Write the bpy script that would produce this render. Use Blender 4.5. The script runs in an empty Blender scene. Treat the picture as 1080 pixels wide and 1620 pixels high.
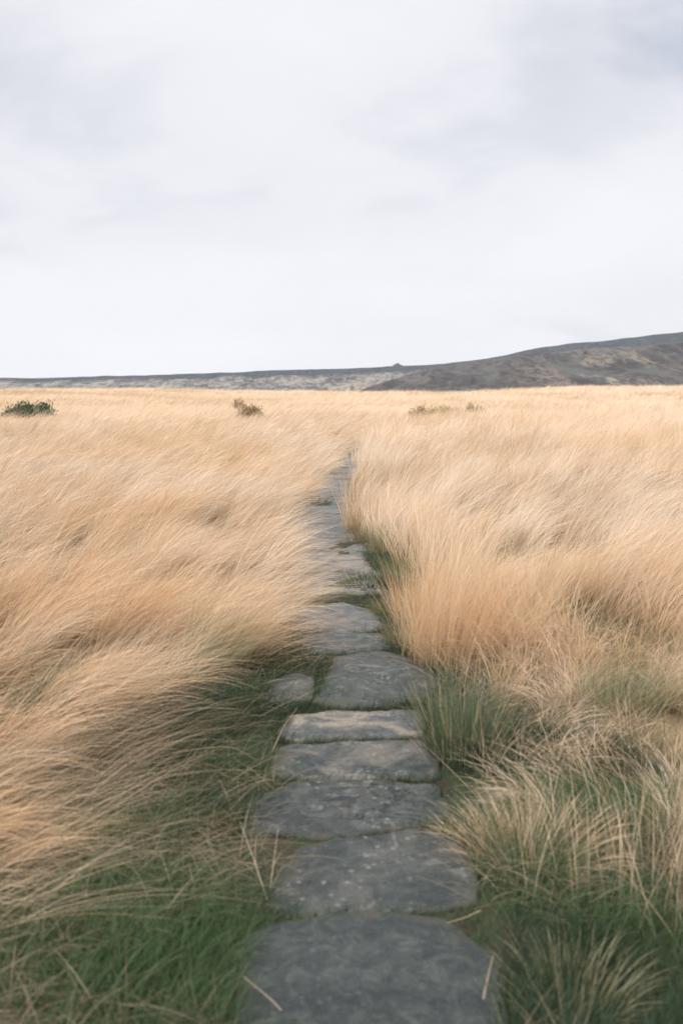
import bpy, math, random
import numpy as np
from mathutils import Vector

R = math.radians
rng = np.random.default_rng(11)
random.seed(5)
scene = bpy.context.scene
COL = scene.collection

# ------------------------------------------------------------------ camera
CAM_H = 1.6
FPX = 1575.0                      # focal length in pixels of the 1080x1620 photograph (35 mm, 36 mm tall frame)
PITCH = math.atan(202.0 / FPX)
cam_data = bpy.data.cameras.new('camera')
cam = bpy.data.objects.new('camera', cam_data)
COL.objects.link(cam)
cam.location = (0, 0, CAM_H)
cam.rotation_euler = (math.pi / 2 - PITCH, 0, 0)
cam_data.sensor_fit = 'VERTICAL'
cam_data.sensor_height = 36.0
cam_data.lens = 35.0
cam_data.clip_start = 0.05
cam_data.clip_end = 8000
cam_data.dof.use_dof = True
cam_data.dof.focus_distance = 11.0
cam_data.dof.aperture_fstop = 2.8
scene.camera = cam

def ray(px, py):
    """direction in the world of a pixel of the photograph"""
    x = (px - 540.0) / FPX; y = -(py - 810.0) / FPX
    c, s = math.cos(PITCH), math.sin(PITCH)
    return Vector((x, c + y * s, -s + y * c))


# ------------------------------------------------------------------ world and sun
SUN_EL, SUN_AZ = R(46), R(-135)   # azimuth measured from +Y towards +X (behind the camera, to its left)
world = bpy.data.worlds.new('World')
scene.world = world
world.use_nodes = True
SKY_TOP = 2.4


def build_world():
    nt = world.node_tree
    N, L = nt.nodes, nt.links
    N.clear()
    out = N.new('ShaderNodeOutputWorld')
    bg = N.new('ShaderNodeBackground')
    tc = N.new('ShaderNodeTexCoord')
    sky = N.new('ShaderNodeTexSky')
    sky.sky_type = 'NISHITA'
    sky.sun_disc = False
    sky.sun_elevation = SUN_EL
    sky.sun_rotation = SUN_AZ
    sep = N.new('ShaderNodeSeparateXYZ')
    L.new(tc.outputs['Generated'], sep.inputs[0])

    def math_(op, a, b=None, c=None, clamp=False):
        n = N.new('ShaderNodeMath'); n.operation = op; n.use_clamp = clamp
        for i, v in enumerate((a, b, c)):
            if v is None: continue
            if isinstance(v, (int, float)): n.inputs[i].default_value = v
            else: L.new(v, n.inputs[i])
        return n.outputs[0]

    # cloud sheet: directions projected onto a high flat layer
    zz = math_('ADD', math_('MAXIMUM', sep.outputs[2], 0.0), 0.55)
    cx = math_('DIVIDE', sep.outputs[0], zz)
    cy = math_('DIVIDE', sep.outputs[1], zz)
    cmb = N.new('ShaderNodeCombineXYZ')
    L.new(cx, cmb.inputs[0]); L.new(cy, cmb.inputs[1])
    mp = N.new('ShaderNodeMapping')
    mp.inputs['Rotation'].default_value = (0, 0, R(-35))
    mp.inputs['Location'].default_value = (3.1, 1.7, 0)
    mp.inputs['Scale'].default_value = (1.0, 1.5, 1)
    L.new(cmb.outputs[0], mp.inputs[0])

    def noise(scale, detail, rough, dist):
        n = N.new('ShaderNodeTexNoise')
        n.inputs['Scale'].default_value = scale; n.inputs['Detail'].default_value = detail
        n.inputs['Roughness'].default_value = rough; n.inputs['Distortion'].default_value = dist
        L.new(mp.outputs[0], n.inputs['Vector'])
        return n.outputs[0]
    n1 = noise(1.7, 3, 0.45, 0.3)
    n2 = noise(4.5, 5, 0.5, 0.3)
    cl = math_('ADD', math_('MULTIPLY', n1, 0.66), math_('MULTIPLY', n2, 0.34))
    # thicker grey lumps of cloud and one thin bluish gap, each at its own bearing
    for px, py, wid, amt in ((900, 130, 0.22, 0.085), (20, 60, 0.15, 0.06), (700, 20, 0.16, 0.03), (250, 440, 0.12, 0.05),
                             (960, 470, 0.10, 0.06), (250, 520, 0.10, -0.08), (470, 260, 0.2, -0.06), (1000, 300, 0.15, -0.09)):
        d = ray(px, py).normalized()
        dn = N.new('ShaderNodeVectorMath'); dn.operation = 'DISTANCE'
        L.new(tc.outputs['Generated'], dn.inputs[0]); dn.inputs[1].default_value = d
        wob = math_('ADD', dn.outputs['Value'], math_('MULTIPLY', math_('SUBTRACT', n2, 0.5), 0.35))
        f = N.new('ShaderNodeMapRange'); f.interpolation_type = 'SMOOTHSTEP'
        L.new(wob, f.inputs['Value'])
        f.inputs['From Min'].default_value = 0.0; f.inputs['From Max'].default_value = wid
        f.inputs['To Min'].default_value = -amt; f.inputs['To Max'].default_value = 0.0
        cl = math_('ADD', cl, f.outputs[0])
    ramp = N.new('ShaderNodeValToRGB')
    L.new(cl, ramp.inputs[0])
    e = ramp.color_ramp.elements
    e[0].position = 0.28; e[0].color = (0.70, 0.715, 0.78, 1)
    e[1].position = 0.60; e[1].color = (0.935, 0.94, 0.985, 1)
    m = e.new(0.44); m.color = (0.875, 0.88, 0.932, 1)
    # overcast skies are brightest overhead
    mr = N.new('ShaderNodeMapRange'); mr.interpolation_type = 'SMOOTHSTEP'
    L.new(sep.outputs[2], mr.inputs['Value'])
    mr.inputs['From Min'].default_value = 0.34; mr.inputs['From Max'].default_value = 0.85
    mr.inputs['To Min'].default_value = 1.0; mr.inputs['To Max'].default_value = SKY_TOP
    scl = N.new('ShaderNodeVectorMath'); scl.operation = 'SCALE'
    L.new(ramp.outputs[0], scl.inputs[0]); L.new(mr.outputs[0], scl.inputs['Scale'])
    blue = N.new('ShaderNodeVectorMath'); blue.operation = 'SCALE'
    L.new(sky.outputs[0], blue.inputs[0]); blue.inputs['Scale'].default_value = 0.10
    dn = N.new('ShaderNodeVectorMath'); dn.operation = 'DISTANCE'
    L.new(tc.outputs['Generated'], dn.inputs[0]); dn.inputs[1].default_value = ray(1090, -10).normalized()
    gap = N.new('ShaderNodeMapRange'); gap.interpolation_type = 'SMOOTHSTEP'
    L.new(math_('ADD', dn.outputs['Value'], math_('MULTIPLY', math_('SUBTRACT', n2, 0.5), 0.25)), gap.inputs['Value'])
    gap.inputs['From Min'].default_value = 0.0; gap.inputs['From Max'].default_value = 0.075
    gap.inputs['To Min'].default_value = 0.38; gap.inputs['To Max'].default_value = 0.03
    mix = N.new('ShaderNodeMix'); mix.data_type = 'RGBA'
    L.new(gap.outputs[0], mix.inputs[0])
    L.new(scl.outputs[0], mix.inputs[6]); L.new(blue.outputs[0], mix.inputs[7])
    L.new(mix.outputs[2], bg.inputs['Color'])
    bg.inputs['Strength'].default_value = 1.0
    L.new(bg.outputs[0], out.inputs['Surface'])


build_world()
sun_data = bpy.data.lights.new('sun', 'SUN')
sun = bpy.data.objects.new('sun', sun_data)
COL.objects.link(sun)
sun_data.energy = 2.6
sun_data.angle = R(14)
sun_data.color = (1.0, 0.955, 0.90)
_d = Vector((math.sin(SUN_AZ) * math.cos(SUN_EL), math.cos(SUN_AZ) * math.cos(SUN_EL), math.sin(SUN_EL)))
sun.rotation_euler = _d.to_track_quat('Z', 'Y').to_euler()
sun.location = (-8, -8, 12)

vs = scene.view_settings
vs.view_transform = 'Standard'; vs.look = 'None'
vs.exposure = 0.0; vs.gamma = 1.0; vs.use_curve_mapping = False
scene.render.engine = 'CYCLES'
cy = scene.cycles
cy.use_denoising = True
cy.max_bounces = 6; cy.diffuse_bounces = 3; cy.transmission_bounces = 3; cy.glossy_bounces = 2
cy.volume_bounces = 0
cy.sample_clamp_indirect = 4.0


# ------------------------------------------------------------------ helpers
def tag(o, label=None, cat=None, group=None, kind=None):
    if label: o['label'] = label
    if cat: o['category'] = cat
    if group: o['group'] = group
    if kind: o['kind'] = kind
    return o


def at(px, py, z=0.0):
    d = ray(px, py)
    t = (z - CAM_H) / d.z
    return d.x * t, d.y * t


def height_at(px, py, dist):
    """height of something seen at a pixel, standing `dist` metres down the moor"""
    d = ray(px, py)
    return CAM_H + d.z * dist / d.y


def hash2(ix, iy, seed):
    h = (ix.astype(np.int64) * 374761393 + iy.astype(np.int64) * 668265263 + seed * 1442695041) & 0x7fffffff
    h = ((h ^ (h >> 13)) * 1274126177) & 0x7fffffff
    h = (h ^ (h >> 16)) & 0xffffff
    return h / float(0xffffff)


def vnoise(x, y, seed=0):
    ix, iy = np.floor(x), np.floor(y)
    fx, fy = x - ix, y - iy
    fx = fx * fx * (3 - 2 * fx); fy = fy * fy * (3 - 2 * fy)
    a = hash2(ix, iy, seed); b = hash2(ix + 1, iy, seed)
    c = hash2(ix, iy + 1, seed); d = hash2(ix + 1, iy + 1, seed)
    return (a * (1 - fx) + b * fx) * (1 - fy) + (c * (1 - fx) + d * fx) * fy


def fbm(x, y, seed=0, octs=4, gain=0.5):
    x = np.asarray(x, dtype=float); y = np.asarray(y, dtype=float)
    s = 0; a = 1.0; t = 0
    for k in range(octs):
        s = s + a * vnoise(x * 2 ** k + 17.3 * k, y * 2 ** k - 9.1 * k, seed + k)
        t += a; a *= gain
    return s / t            # 0..1


def sstep(a, b, x):
    t = np.clip((x - a) / (b - a), 0, 1)
    return t * t * (3 - 2 * t)


def mesh_from_arrays(name, verts, quads, attrs=None, smooth=True):
    me = bpy.data.meshes.new(name)
    nv, nf = len(verts), len(quads)
    me.vertices.add(nv)
    me.vertices.foreach_set('co', np.ascontiguousarray(verts, dtype=np.float32).ravel())
    k = quads.shape[1]
    me.loops.add(nf * k)
    me.loops.foreach_set('vertex_index', np.ascontiguousarray(quads, dtype=np.int32).ravel())
    me.polygons.add(nf)
    me.polygons.foreach_set('loop_start', np.arange(0, nf * k, k, dtype=np.int32))
    me.polygons.foreach_set('use_smooth', np.full(nf, smooth, dtype=bool))
    me.update(calc_edges=True)
    for an, arr in (attrs or {}).items():
        if arr.ndim == 1:
            at_ = me.attributes.new(an, 'FLOAT', 'POINT')
            at_.data.foreach_set('value', arr.astype(np.float32))
        else:
            at_ = me.attributes.new(an, 'FLOAT_VECTOR', 'POINT')
            at_.data.foreach_set('vector', arr.astype(np.float32).ravel())
    return me


def link(name, me, mat, parent=None):
    o = bpy.data.objects.new(name, me)
    COL.objects.link(o)
    if mat: me.materials.append(mat)
    if parent: o.parent = parent
    return o


def blade_arrays(root, az, th0, th1, length, width, nseg, twist, sag=1.0):
    """curved ribbons: n blades -> vertex and quad arrays, plus the along-blade parameter"""
    n = len(root)
    t = np.linspace(0, 1, nseg + 1)
    th = th0[:, None] + (th1 - th0)[:, None] * (t[None, :] ** sag)
    thm = 0.5 * (th[:, 1:] + th[:, :-1])
    seg = (length / nseg)[:, None]
    ca, sa = np.cos(az)[:, None], np.sin(az)[:, None]
    dx = np.sin(thm) * ca * seg; dy = np.sin(thm) * sa * seg; dz = np.cos(thm) * seg
    P = np.zeros((n, nseg + 1, 3))
    P[:, 1:, 0] = np.cumsum(dx, 1); P[:, 1:, 1] = np.cumsum(dy, 1); P[:, 1:, 2] = np.cumsum(dz, 1)
    P += root[:, None, :]
    # ribbon side vector
    T = np.stack([np.sin(th) * ca, np.sin(th) * sa, np.cos(th)], -1)
    S = np.stack([-np.sin(az), np.cos(az), np.zeros(n)], -1)[:, None, :] * np.ones((1, nseg + 1, 1))
    B = np.cross(T, S)
    tw = twist[:, None, None]
    W = S * np.cos(tw) + B * np.sin(tw)
    w = (width[:, None] * np.clip(1.02 - t[None, :] ** 1.6, 0.06, 1) * 0.5)[..., None]
    V = np.stack([P - W * w, P + W * w], 2).reshape(n, (nseg + 1) * 2, 3)
    base = (np.arange(n) * (nseg + 1) * 2)[:, None, None]
    k = np.arange(nseg)[None, :, None] * 2
    Q = base + k + np.array([0, 1, 3, 2])[None, None, :]
    along = np.repeat(t, 2)[None, :] * np.ones((n, 1))
    return V.reshape(-1, 3), Q.reshape(-1, 4), along.ravel()


class Blades:
    def __init__(self):
        self.V, self.Q, self.A, self.n = [], [], [], 0

    def add(self, root, az, th0, th1, length, width, nseg, twist, rnd, tone, sag=1.0):
        if len(root) == 0: return
        v, q, al = blade_arrays(root, az, th0, th1, length, width, nseg, twist, sag)
        rep = (nseg + 1) * 2
        a = np.stack([np.repeat(rnd, rep), al, np.repeat(tone, rep)], -1)
        self.V.append(v); self.Q.append(q + self.n); self.A.append(a)
        self.n += len(v)

    def build(self, name, mat, parent=None, origin=(0, 0, 0)):
        V = np.concatenate(self.V) - np.array(origin)
        me = mesh_from_arrays(name, V, np.concatenate(self.Q), {'blade': np.concatenate(self.A)})
        o = link(name, me, mat, parent)
        if not parent: o.location = origin
        return o


# ------------------------------------------------------------------ materials
class NB:
    def __init__(self, name):
        self.m = bpy.data.materials.new(name)
        self.m.use_nodes = True
        self.N = self.m.node_tree.nodes; self.L = self.m.node_tree.links
        self.N.clear()
        self.out = self.N.new('ShaderNodeOutputMaterial')

    def put(self, sock, v):
        if isinstance(v, bpy.types.NodeSocket): self.L.new(v, sock)
        else: sock.default_value = v

    def math(self, op, a, b=0.0, clamp=False):
        n = self.N.new('ShaderNodeMath'); n.operation = op; n.use_clamp = clamp
        self.put(n.inputs[0], a); self.put(n.inputs[1], b)
        return n.outputs[0]

    def mix(self, f, a, b):
        n = self.N.new('ShaderNodeMix'); n.data_type = 'RGBA'
        self.put(n.inputs[0], f)
        self.put(n.inputs[6], a if isinstance(a, bpy.types.NodeSocket) else (*a, 1))
        self.put(n.inputs[7], b if isinstance(b, bpy.types.NodeSocket) else (*b, 1))
        return n.outputs[2]

    def ramp(self, f, stops):
        n = self.N.new('ShaderNodeValToRGB')
        self.put(n.inputs[0], f)
        e = n.color_ramp.elements
        while len(e) < len(stops): e.new(0.5)
        for k, (p, c) in enumerate(stops):
            e[k].position = p
            e[k].color = (*c, 1) if not isinstance(c, (int, float)) else (c, c, c, 1)
        return n.outputs[0]

    def noise(self, vec, scale, detail=4, rough=0.55, dist=0.0):
        n = self.N.new('ShaderNodeTexNoise')
        if vec is not None: self.L.new(vec, n.inputs['Vector'])
        n.inputs['Scale'].default_value = scale; n.inputs['Detail'].default_value = detail
        n.inputs['Roughness'].default_value = rough; n.inputs['Distortion'].default_value = dist
        return n.outputs[0]

    def pos(self, scale=(1, 1, 1), rot=(0, 0, 0)):
        g = self.N.new('ShaderNodeNewGeometry')
        m = self.N.new('ShaderNodeMapping')
        m.inputs['Scale'].default_value = scale; m.inputs['Rotation'].default_value = rot
        self.L.new(g.outputs['Position'], m.inputs[0])
        return m.outputs[0]

    def attr(self, name):
        n = self.N.new('ShaderNodeAttribute'); n.attribute_name = name
        return n

    def bsdf(self, col, rough, normal=None, spec=0.3):
        b = self.N.new('ShaderNodeBsdfPrincipled')
        self.put(b.inputs['Base Color'], col); self.put(b.inputs['Roughness'], rough)
        b.inputs['Specular IOR Level'].default_value = spec
        if normal is not None: self.L.new(normal, b.inputs['Normal'])
        self.L.new(b.outputs[0], self.out.inputs['Surface'])
        return b

    def bump(self, h, strength, dist):
        n = self.N.new('ShaderNodeBump')
        self.L.new(h, n.inputs['Height'])
        n.inputs['Strength'].default_value = strength; n.inputs['Distance'].default_value = dist
        return n.outputs[0]


def blade_material(name, stops, alt, base, trans=0.35, rough=0.6, gloss=0.06):
    """stops: colour over the random value of a blade; alt: colour a tuft can tend to; base: colour at the sheath"""
    b = NB(name)
    a = b.attr('blade')
    s = b.N.new('ShaderNodeSeparateXYZ'); b.L.new(a.outputs['Vector'], s.inputs[0])
    c = b.ramp(s.outputs[0], stops)
    c = b.mix(s.outputs[2], c, alt)
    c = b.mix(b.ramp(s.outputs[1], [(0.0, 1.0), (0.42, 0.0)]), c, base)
    d = b.N.new('ShaderNodeBsdfDiffuse'); b.L.new(c, d.inputs[0])
    t = b.N.new('ShaderNodeBsdfTranslucent'); b.L.new(c, t.inputs[0])
    m = b.N.new('ShaderNodeMixShader'); m.inputs[0].default_value = trans
    b.L.new(d.outputs[0], m.inputs[1]); b.L.new(t.outputs[0], m.inputs[2])
    g = b.N.new('ShaderNodeBsdfGlossy'); g.inputs['Roughness'].default_value = rough
    g.inputs['Color'].default_value = (0.9, 0.88, 0.84, 1)
    m2 = b.N.new('ShaderNodeMixShader'); m2.inputs[0].default_value = gloss
    b.L.new(m.outputs[0], m2.inputs[1]); b.L.new(g.outputs[0], m2.inputs[2])
    b.L.new(m2.outputs[0], b.out.inputs['Surface'])
    return b.m


M_STRAW = blade_material('straw_blades',
    [(0.0, (0.30, 0.19, 0.095)), (0.25, (0.55, 0.38, 0.225)), (0.65, (0.74, 0.565, 0.395)), (1.0, (0.83, 0.71, 0.57))],
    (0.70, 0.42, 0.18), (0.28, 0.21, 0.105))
M_GREEN = blade_material('green_blades',
    [(0.0, (0.011, 0.030, 0.014)), (0.5, (0.021, 0.051, 0.023)), (0.85, (0.05, 0.088, 0.036)), (1.0, (0.26, 0.20, 0.10))],
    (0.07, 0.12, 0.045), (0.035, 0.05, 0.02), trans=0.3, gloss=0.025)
M_THATCH = blade_material('thatch_stems',
    [(0.0, (0.12, 0.085, 0.045)), (0.5, (0.25, 0.18, 0.10)), (1.0, (0.50, 0.38, 0.23))],
    (0.22, 0.19, 0.10), (0.12, 0.10, 0.05))
M_RUSH = blade_material('rush_stems',
    [(0.0, (0.018, 0.04, 0.02)), (0.45, (0.045, 0.085, 0.04)), (0.75, (0.14, 0.17, 0.07)), (1.0, (0.45, 0.33, 0.17))],
    (0.12, 0.16, 0.08), (0.045, 0.07, 0.035), trans=0.2)
M_OLIVE = blade_material('olive_blades',
    [(0.0, (0.16, 0.15, 0.07)), (0.5, (0.28, 0.26, 0.13)), (1.0, (0.48, 0.41, 0.23))],
    (0.20, 0.22, 0.10), (0.12, 0.13, 0.06))


def stone_material():
    b = NB('gritstone')
    p = b.pos()
    big = b.noise(p, 2.6, 5, 0.6, 0.5)
    mid = b.noise(p, 11, 7, 0.68, 0.9)
    fine = b.noise(p, 70, 5, 0.65)
    c = b.ramp(big, [(0.30, (0.014, 0.021, 0.020)), (0.52, (0.025, 0.033, 0.031)), (0.72, (0.047, 0.056, 0.052))])
    c = b.mix(b.ramp(mid, [(0.47, 0.0), (0.60, 0.8)]), c, (0.066, 0.075, 0.068))
    c = b.mix(b.ramp(mid, [(0.34, 0.9), (0.46, 0.0)]), c, (0.022, 0.026, 0.025))
    # pale lichen and flaked patches
    rough = b.attr('rough').outputs['Fac']
    c = b.mix(b.math('MULTIPLY', b.attr('pale_sheen').outputs['Fac'], b.ramp(mid, [(0.36, 0.2), (0.55, 1.0)])), c, (0.24, 0.225, 0.215))  # pale tint; on the far flags it stands in for sky sheen
    li = b.noise(p, 6.5, 9, 0.72, 1.4)
    c = b.mix(b.math('MULTIPLY', b.ramp(li, [(0.55, 0.0), (0.66, 0.85)]), rough), c, (0.19, 0.193, 0.175))
    vo = b.N.new('ShaderNodeTexVoronoi'); vo.inputs['Scale'].default_value = 26.0
    b.L.new(p, vo.inputs['Vector'])
    spots = b.math('MULTIPLY', b.ramp(b.math('ADD', vo.outputs['Distance'], b.math('MULTIPLY', b.math('SUBTRACT', fine, 0.5), 0.5)), [(0.16, 0.8), (0.26, 0.0)]),
                   b.ramp(b.noise(p, 4.2, 4, 0.6), [(0.48, 0.0), (0.58, 1.0)]))
    c = b.mix(b.math('MULTIPLY', spots, rough), c, (0.24, 0.245, 0.215))
    grit = b.noise(p, 150, 3, 0.7)
    c = b.mix(b.ramp(grit, [(0.58, 0.0), (0.70, 0.55)]), c, (0.20, 0.20, 0.18))
    # fracture lines that follow the bedding
    n = b.noise(b.pos((1.0, 1.7, 1.0)), 3.4, 6, 0.6, 0.8)
    cr = b.ramp(b.math('ABSOLUTE', b.math('SUBTRACT', n, 0.5)), [(0.0, 1.0), (0.013, 0.0)])
    cr = b.math('MULTIPLY', cr, b.attr('cracked').outputs['Fac'])
    c = b.mix(b.math('MULTIPLY', cr, 0.85), c, (0.03, 0.034, 0.033))
    a = b.attr('edge')
    tan = b.math('MULTIPLY', b.ramp(b.noise(p, 4.5, 5, 0.62, 0.8), [(0.44, 0.0), (0.58, 0.85)]), b.attr('silt').outputs['Fac'])
    c = b.mix(tan, c, (0.30, 0.25, 0.19))
    ed = b.math('ADD', a.outputs['Fac'], b.math('MULTIPLY', b.math('SUBTRACT', b.noise(p, 9, 6, 0.7), 0.5), 1.7))
    c = b.mix(b.ramp(ed, [(0.62, 0.0), (1.05, 0.8)]), c, b.mix(b.ramp(b.noise(p, 18, 4), [(0.4, 0.0), (0.6, 1.0)]), (0.04, 0.06, 0.025), (0.07, 0.056, 0.038)))
    c = b.mix(b.ramp(fine, [(0.35, 0.45), (0.58, 0.0)]), c, (0.04, 0.045, 0.045))
    h = b.math('SUBTRACT', b.math('ADD', b.math('MULTIPLY', mid, 0.9), b.math('MULTIPLY', fine, 0.3)), b.math('MULTIPLY', cr, 0.5))
    b.bsdf(c, 0.52, b.bump(h, 1.0, 0.02), 0.28)
    return b.m


def ground_material():
    b = NB('moorland_soil')
    p = b.pos()
    z = b.attr('zone')           # x: green verge, y: bare path peat, z: far straw
    s = b.N.new('ShaderNodeSeparateXYZ'); b.L.new(z.outputs['Vector'], s.inputs[0])
    n1 = b.noise(p, 5, 6, 0.6, 0.4); n2 = b.noise(p, 32, 4, 0.6); n3 = b.noise(p, 0.14, 4, 0.55)
    litter = b.ramp(n1, [(0.3, (0.09, 0.07, 0.04)), (0.5, (0.17, 0.125, 0.07)), (0.72, (0.28, 0.21, 0.125))])
    green = b.ramp(n2, [(0.3, (0.016, 0.024, 0.011)), (0.6, (0.030, 0.040, 0.018)), (0.8, (0.065, 0.055, 0.03))])
    peat = b.ramp(n1, [(0.3, (0.03, 0.026, 0.019)), (0.46, (0.05, 0.039, 0.027)), (0.54, (0.034, 0.042, 0.02)), (0.72, (0.045, 0.06, 0.026))])
    far = b.ramp(n3, [(0.35, (0.50, 0.38, 0.26)), (0.65, (0.62, 0.49, 0.36))])
    c = b.mix(s.outputs[0], litter, green)
    c = b.mix(s.outputs[1], c, peat)
    c = b.mix(s.outputs[2], c, far)
    b.bsdf(c, 0.9, b.bump(b.math('ADD', n1, n2), 0.6, 0.02), 0.15)
    return b.m


def hill_material(name, ridge):
    b = NB(name)
    st = b.pos((1, 0.28, 0.6))
    v = b.attr('rise')
    big = b.noise(st, 0.016, 5, 0.6, 0.8)
    mid = b.noise(st, 0.060, 7, 0.68, 0.8)
    fin = b.noise(st, 0.22, 6, 0.7, 0.4)
    c = b.ramp(mid, [(0.36, (0.028, 0.025, 0.028)), (0.5, (0.060, 0.054, 0.051)), (0.64, (0.112, 0.100, 0.085))])
    c = b.mix(b.ramp(fin, [(0.38, 0.75), (0.5, 0.0)]), c, (0.026, 0.026, 0.028))
    c = b.mix(b.ramp(b.noise(st, 0.035, 6, 0.65, 1.0), [(0.52, 0.0), (0.60, 0.8)]), c, (0.085, 0.095, 0.085))
    pale = b.math('MULTIPLY', b.ramp(big, [(0.47, 0.0), (0.55, 1.0)]), b.ramp(fin, [(0.42, 0.0), (0.56, 0.95)]))
    lowness = b.ramp(v.outputs['Fac'], [(0.05, 1.0), (0.62, 0.65), (0.9, 0.15)])
    if not ridge:        # bleached grass grows mainly on the eastern half of the hillside
        sx = b.N.new('ShaderNodeSeparateXYZ'); b.L.new(b.pos(), sx.inputs[0])
        pale = b.math('MULTIPLY', pale, b.ramp(b.math('DIVIDE', sx.outputs[0], 300.0), [(0.36, 0.03), (0.60, 0.9)]))
    c = b.mix(b.math('MULTIPLY', pale, lowness), c, (0.40, 0.32, 0.225))
    if ridge:
        rock = b.math('MULTIPLY', b.ramp(v.outputs['Fac'], [(0.10, 0.15), (0.30, 1.0), (0.70, 1.0), (0.82, 0.0)]),
                      b.ramp(b.noise(st, 0.11, 7, 0.72, 1.0), [(0.47, 0.0), (0.58, 0.9)]))
        c = b.mix(rock, c, (0.27, 0.26, 0.225))
        c = b.mix(b.ramp(v.outputs['Fac'], [(0.74, 0.0), (0.84, 0.85)]), c, b.ramp(fin, [(0.4, (0.016, 0.026, 0.034)), (0.62, (0.050, 0.066, 0.072))]))
    b.bsdf(c, 0.95, b.bump(b.math('ADD', mid, fin), 0.7, 3.0), 0.1)
    return b.m


M_STONE = stone_material()
M_GROUND = ground_material()


# ------------------------------------------------------------------ the lie of the land
PATH_Y = np.array([-3, 2.3, 3.1, 3.6, 4.1, 4.6, 5.3, 6.0, 7.0, 8.0, 10.0, 12.0, 14.0, 17.0, 20.0, 24.0, 29.0, 36.0, 60.0])
PATH_X = np.array([0.07, 0.07, 0.10, 0.05, 0.05, 0.06, 0.20, 0.05, 0.00, -0.06, -0.21, -0.24, -0.19, -0.04, 0.10, 0.32, 0.72, 1.5, 5.0])


def path_x(y):
    return np.interp(y, PATH_Y, PATH_X)


def ground_z(x, y):
    x = np.asarray(x, float); y = np.asarray(y, float)
    d = np.abs(x - path_x(y))
    off = sstep(0.35, 1.6, d)
    z = off * ((fbm(x * 1.6, y * 1.6, 3, 3) - 0.45) * 0.16 + 0.05)
    r = np.hypot(x, y)
    far = sstep(14, 60, r)
    z = z + far * off * (fbm(x * 0.045, y * 0.045, 8, 3) - 0.5) * 1.0
    z = z + far * (fbm(x * 0.013 + 5, y * 0.013, 21, 2) - 0.5) * 1.2 * off
    # slow rise to the right, a drop beyond the brow
    z = z + sstep(45, 130, y) * (0.25 + 0.55 * sstep(-6, -38, x) + 0.75 * sstep(14, 34, x)) + sstep(45, 90, y) * (fbm(x * 0.09, y * 0.05, 88, 3) - 0.5) * 0.7
    z = z - sstep(120, 420, y) * 16
    return z


def build_ground():
    u = np.linspace(-1, 1, 301)
    xs = np.sinh(u * 6.2) / np.sinh(6.2) * 700
    v = np.linspace(0, 1, 360)
    ys = -6 + np.sinh(v * 5.4) / np.sinh(5.4) * 760
    X, Y = np.meshgrid(xs, ys)
    Z = ground_z(X, Y)
    fine = sstep(20, 5, np.hypot(X, Y))
    Z = Z + fine * (fbm(X * 7, Y * 7, 31, 3) - 0.5) * 0.03 - 0.012 + 0.042 * sstep(0.7, 0.4, np.abs(X - path_x(Y)))
    V = np.stack([X, Y, Z], -1).reshape(-1, 3)
    nx, ny = len(xs), len(ys)
    i = np.arange(nx - 1)[None, :] + np.arange(ny - 1)[:, None] * nx
    Q = np.stack([i, i + 1, i + nx + 1, i + nx], -1).reshape(-1, 4)
    x, y = X.ravel(), Y.ravel()
    d = np.abs(x - path_x(y)) + (fbm(x * 2.5, y * 2.5, 55, 3) - 0.5) * 0.5
    r = np.hypot(x, y)
    zone = np.stack([sstep(1.25, 0.7, d) * sstep(9, 5, r), sstep(0.52, 0.36, d), sstep(16, 40, r)], -1)
    me = mesh_from_arrays('ground', V, Q, {'zone': zone})
    o = link('ground', me, M_GROUND)
    tag(o, 'peaty moorland ground under the tall dry grass', 'ground', kind='structure')


build_ground()


def build_hill(name, label, sil, D, base_y, base_z, x_lo, x_hi, mat, seed, rough):
    """moorland slope: foot at base_y, brow at distance D following the skyline, level top behind it"""
    px = np.array([p[0] for p in sil], float); py = np.array([p[1] for p in sil], float)
    hz = np.array([height_at(a, b_, D) for a, b_ in sil])
    hx = (px - 540) / FPX * D / math.cos(PITCH) * 0.995
    xs = np.linspace(x_lo, x_hi, 520)
    top = np.interp(xs, hx, hz)
    k = np.ones(9) / 9
    top = np.convolve(np.pad(top, 4, 'edge'), k, 'valid')
    v = np.concatenate([np.linspace(0, 1, 90), np.linspace(1.03, 1.9, 24)])
    Vg, Xg = np.meshgrid(v, xs, indexing='ij')
    Yg = base_y + Vg * (D - base_y) + (fbm(Xg * 0.006, Vg * 2, seed, 3) - 0.5) * 60 * np.clip(1 - abs(Vg - 0.5) * 2, 0, 1)
    T = np.broadcast_to(top, Vg.shape)
    prof = np.where(Vg < 1, 0.80 * np.clip(Vg / 0.86, 0, 1) ** 1.25 + 0.20 * sstep(0.84, 0.99, Vg), 1.0)
    Z = base_z + (T - base_z) * prof
    bumps = (fbm(Xg * 0.03, Vg * 9, seed + 5, 5, 0.55) - 0.5) * rough
    Z = Z + bumps * np.clip(Vg * 4, 0, 1) * np.where(Vg < 0.9, 1.0, np.clip(1 - (Vg - 0.9) * 8, 0.22, 1))
    Z = np.where(Vg > 1, Z - (Vg - 1) * 6, Z)
    V = np.stack([Xg, Yg, Z], -1).reshape(-1, 3)
    nx, ny = len(xs), len(v)
    i = np.arange(nx - 1)[None, :] + np.arange(ny - 1)[:, None] * nx
    Q = np.stack([i, i + 1, i + nx + 1, i + nx], -1).reshape(-1, 4)
    rise = np.clip(prof + (fbm(Xg * 0.02, Vg * 5, seed + 9, 4) - 0.5) * 0.16, 0, 1)
    me = mesh_from_arrays(name, V, Q, {'rise': rise.ravel()})
    tag(link(name, me, mat), label, 'hill', kind='structure')
    return lambda x: float(np.interp(x, xs, top))


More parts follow.
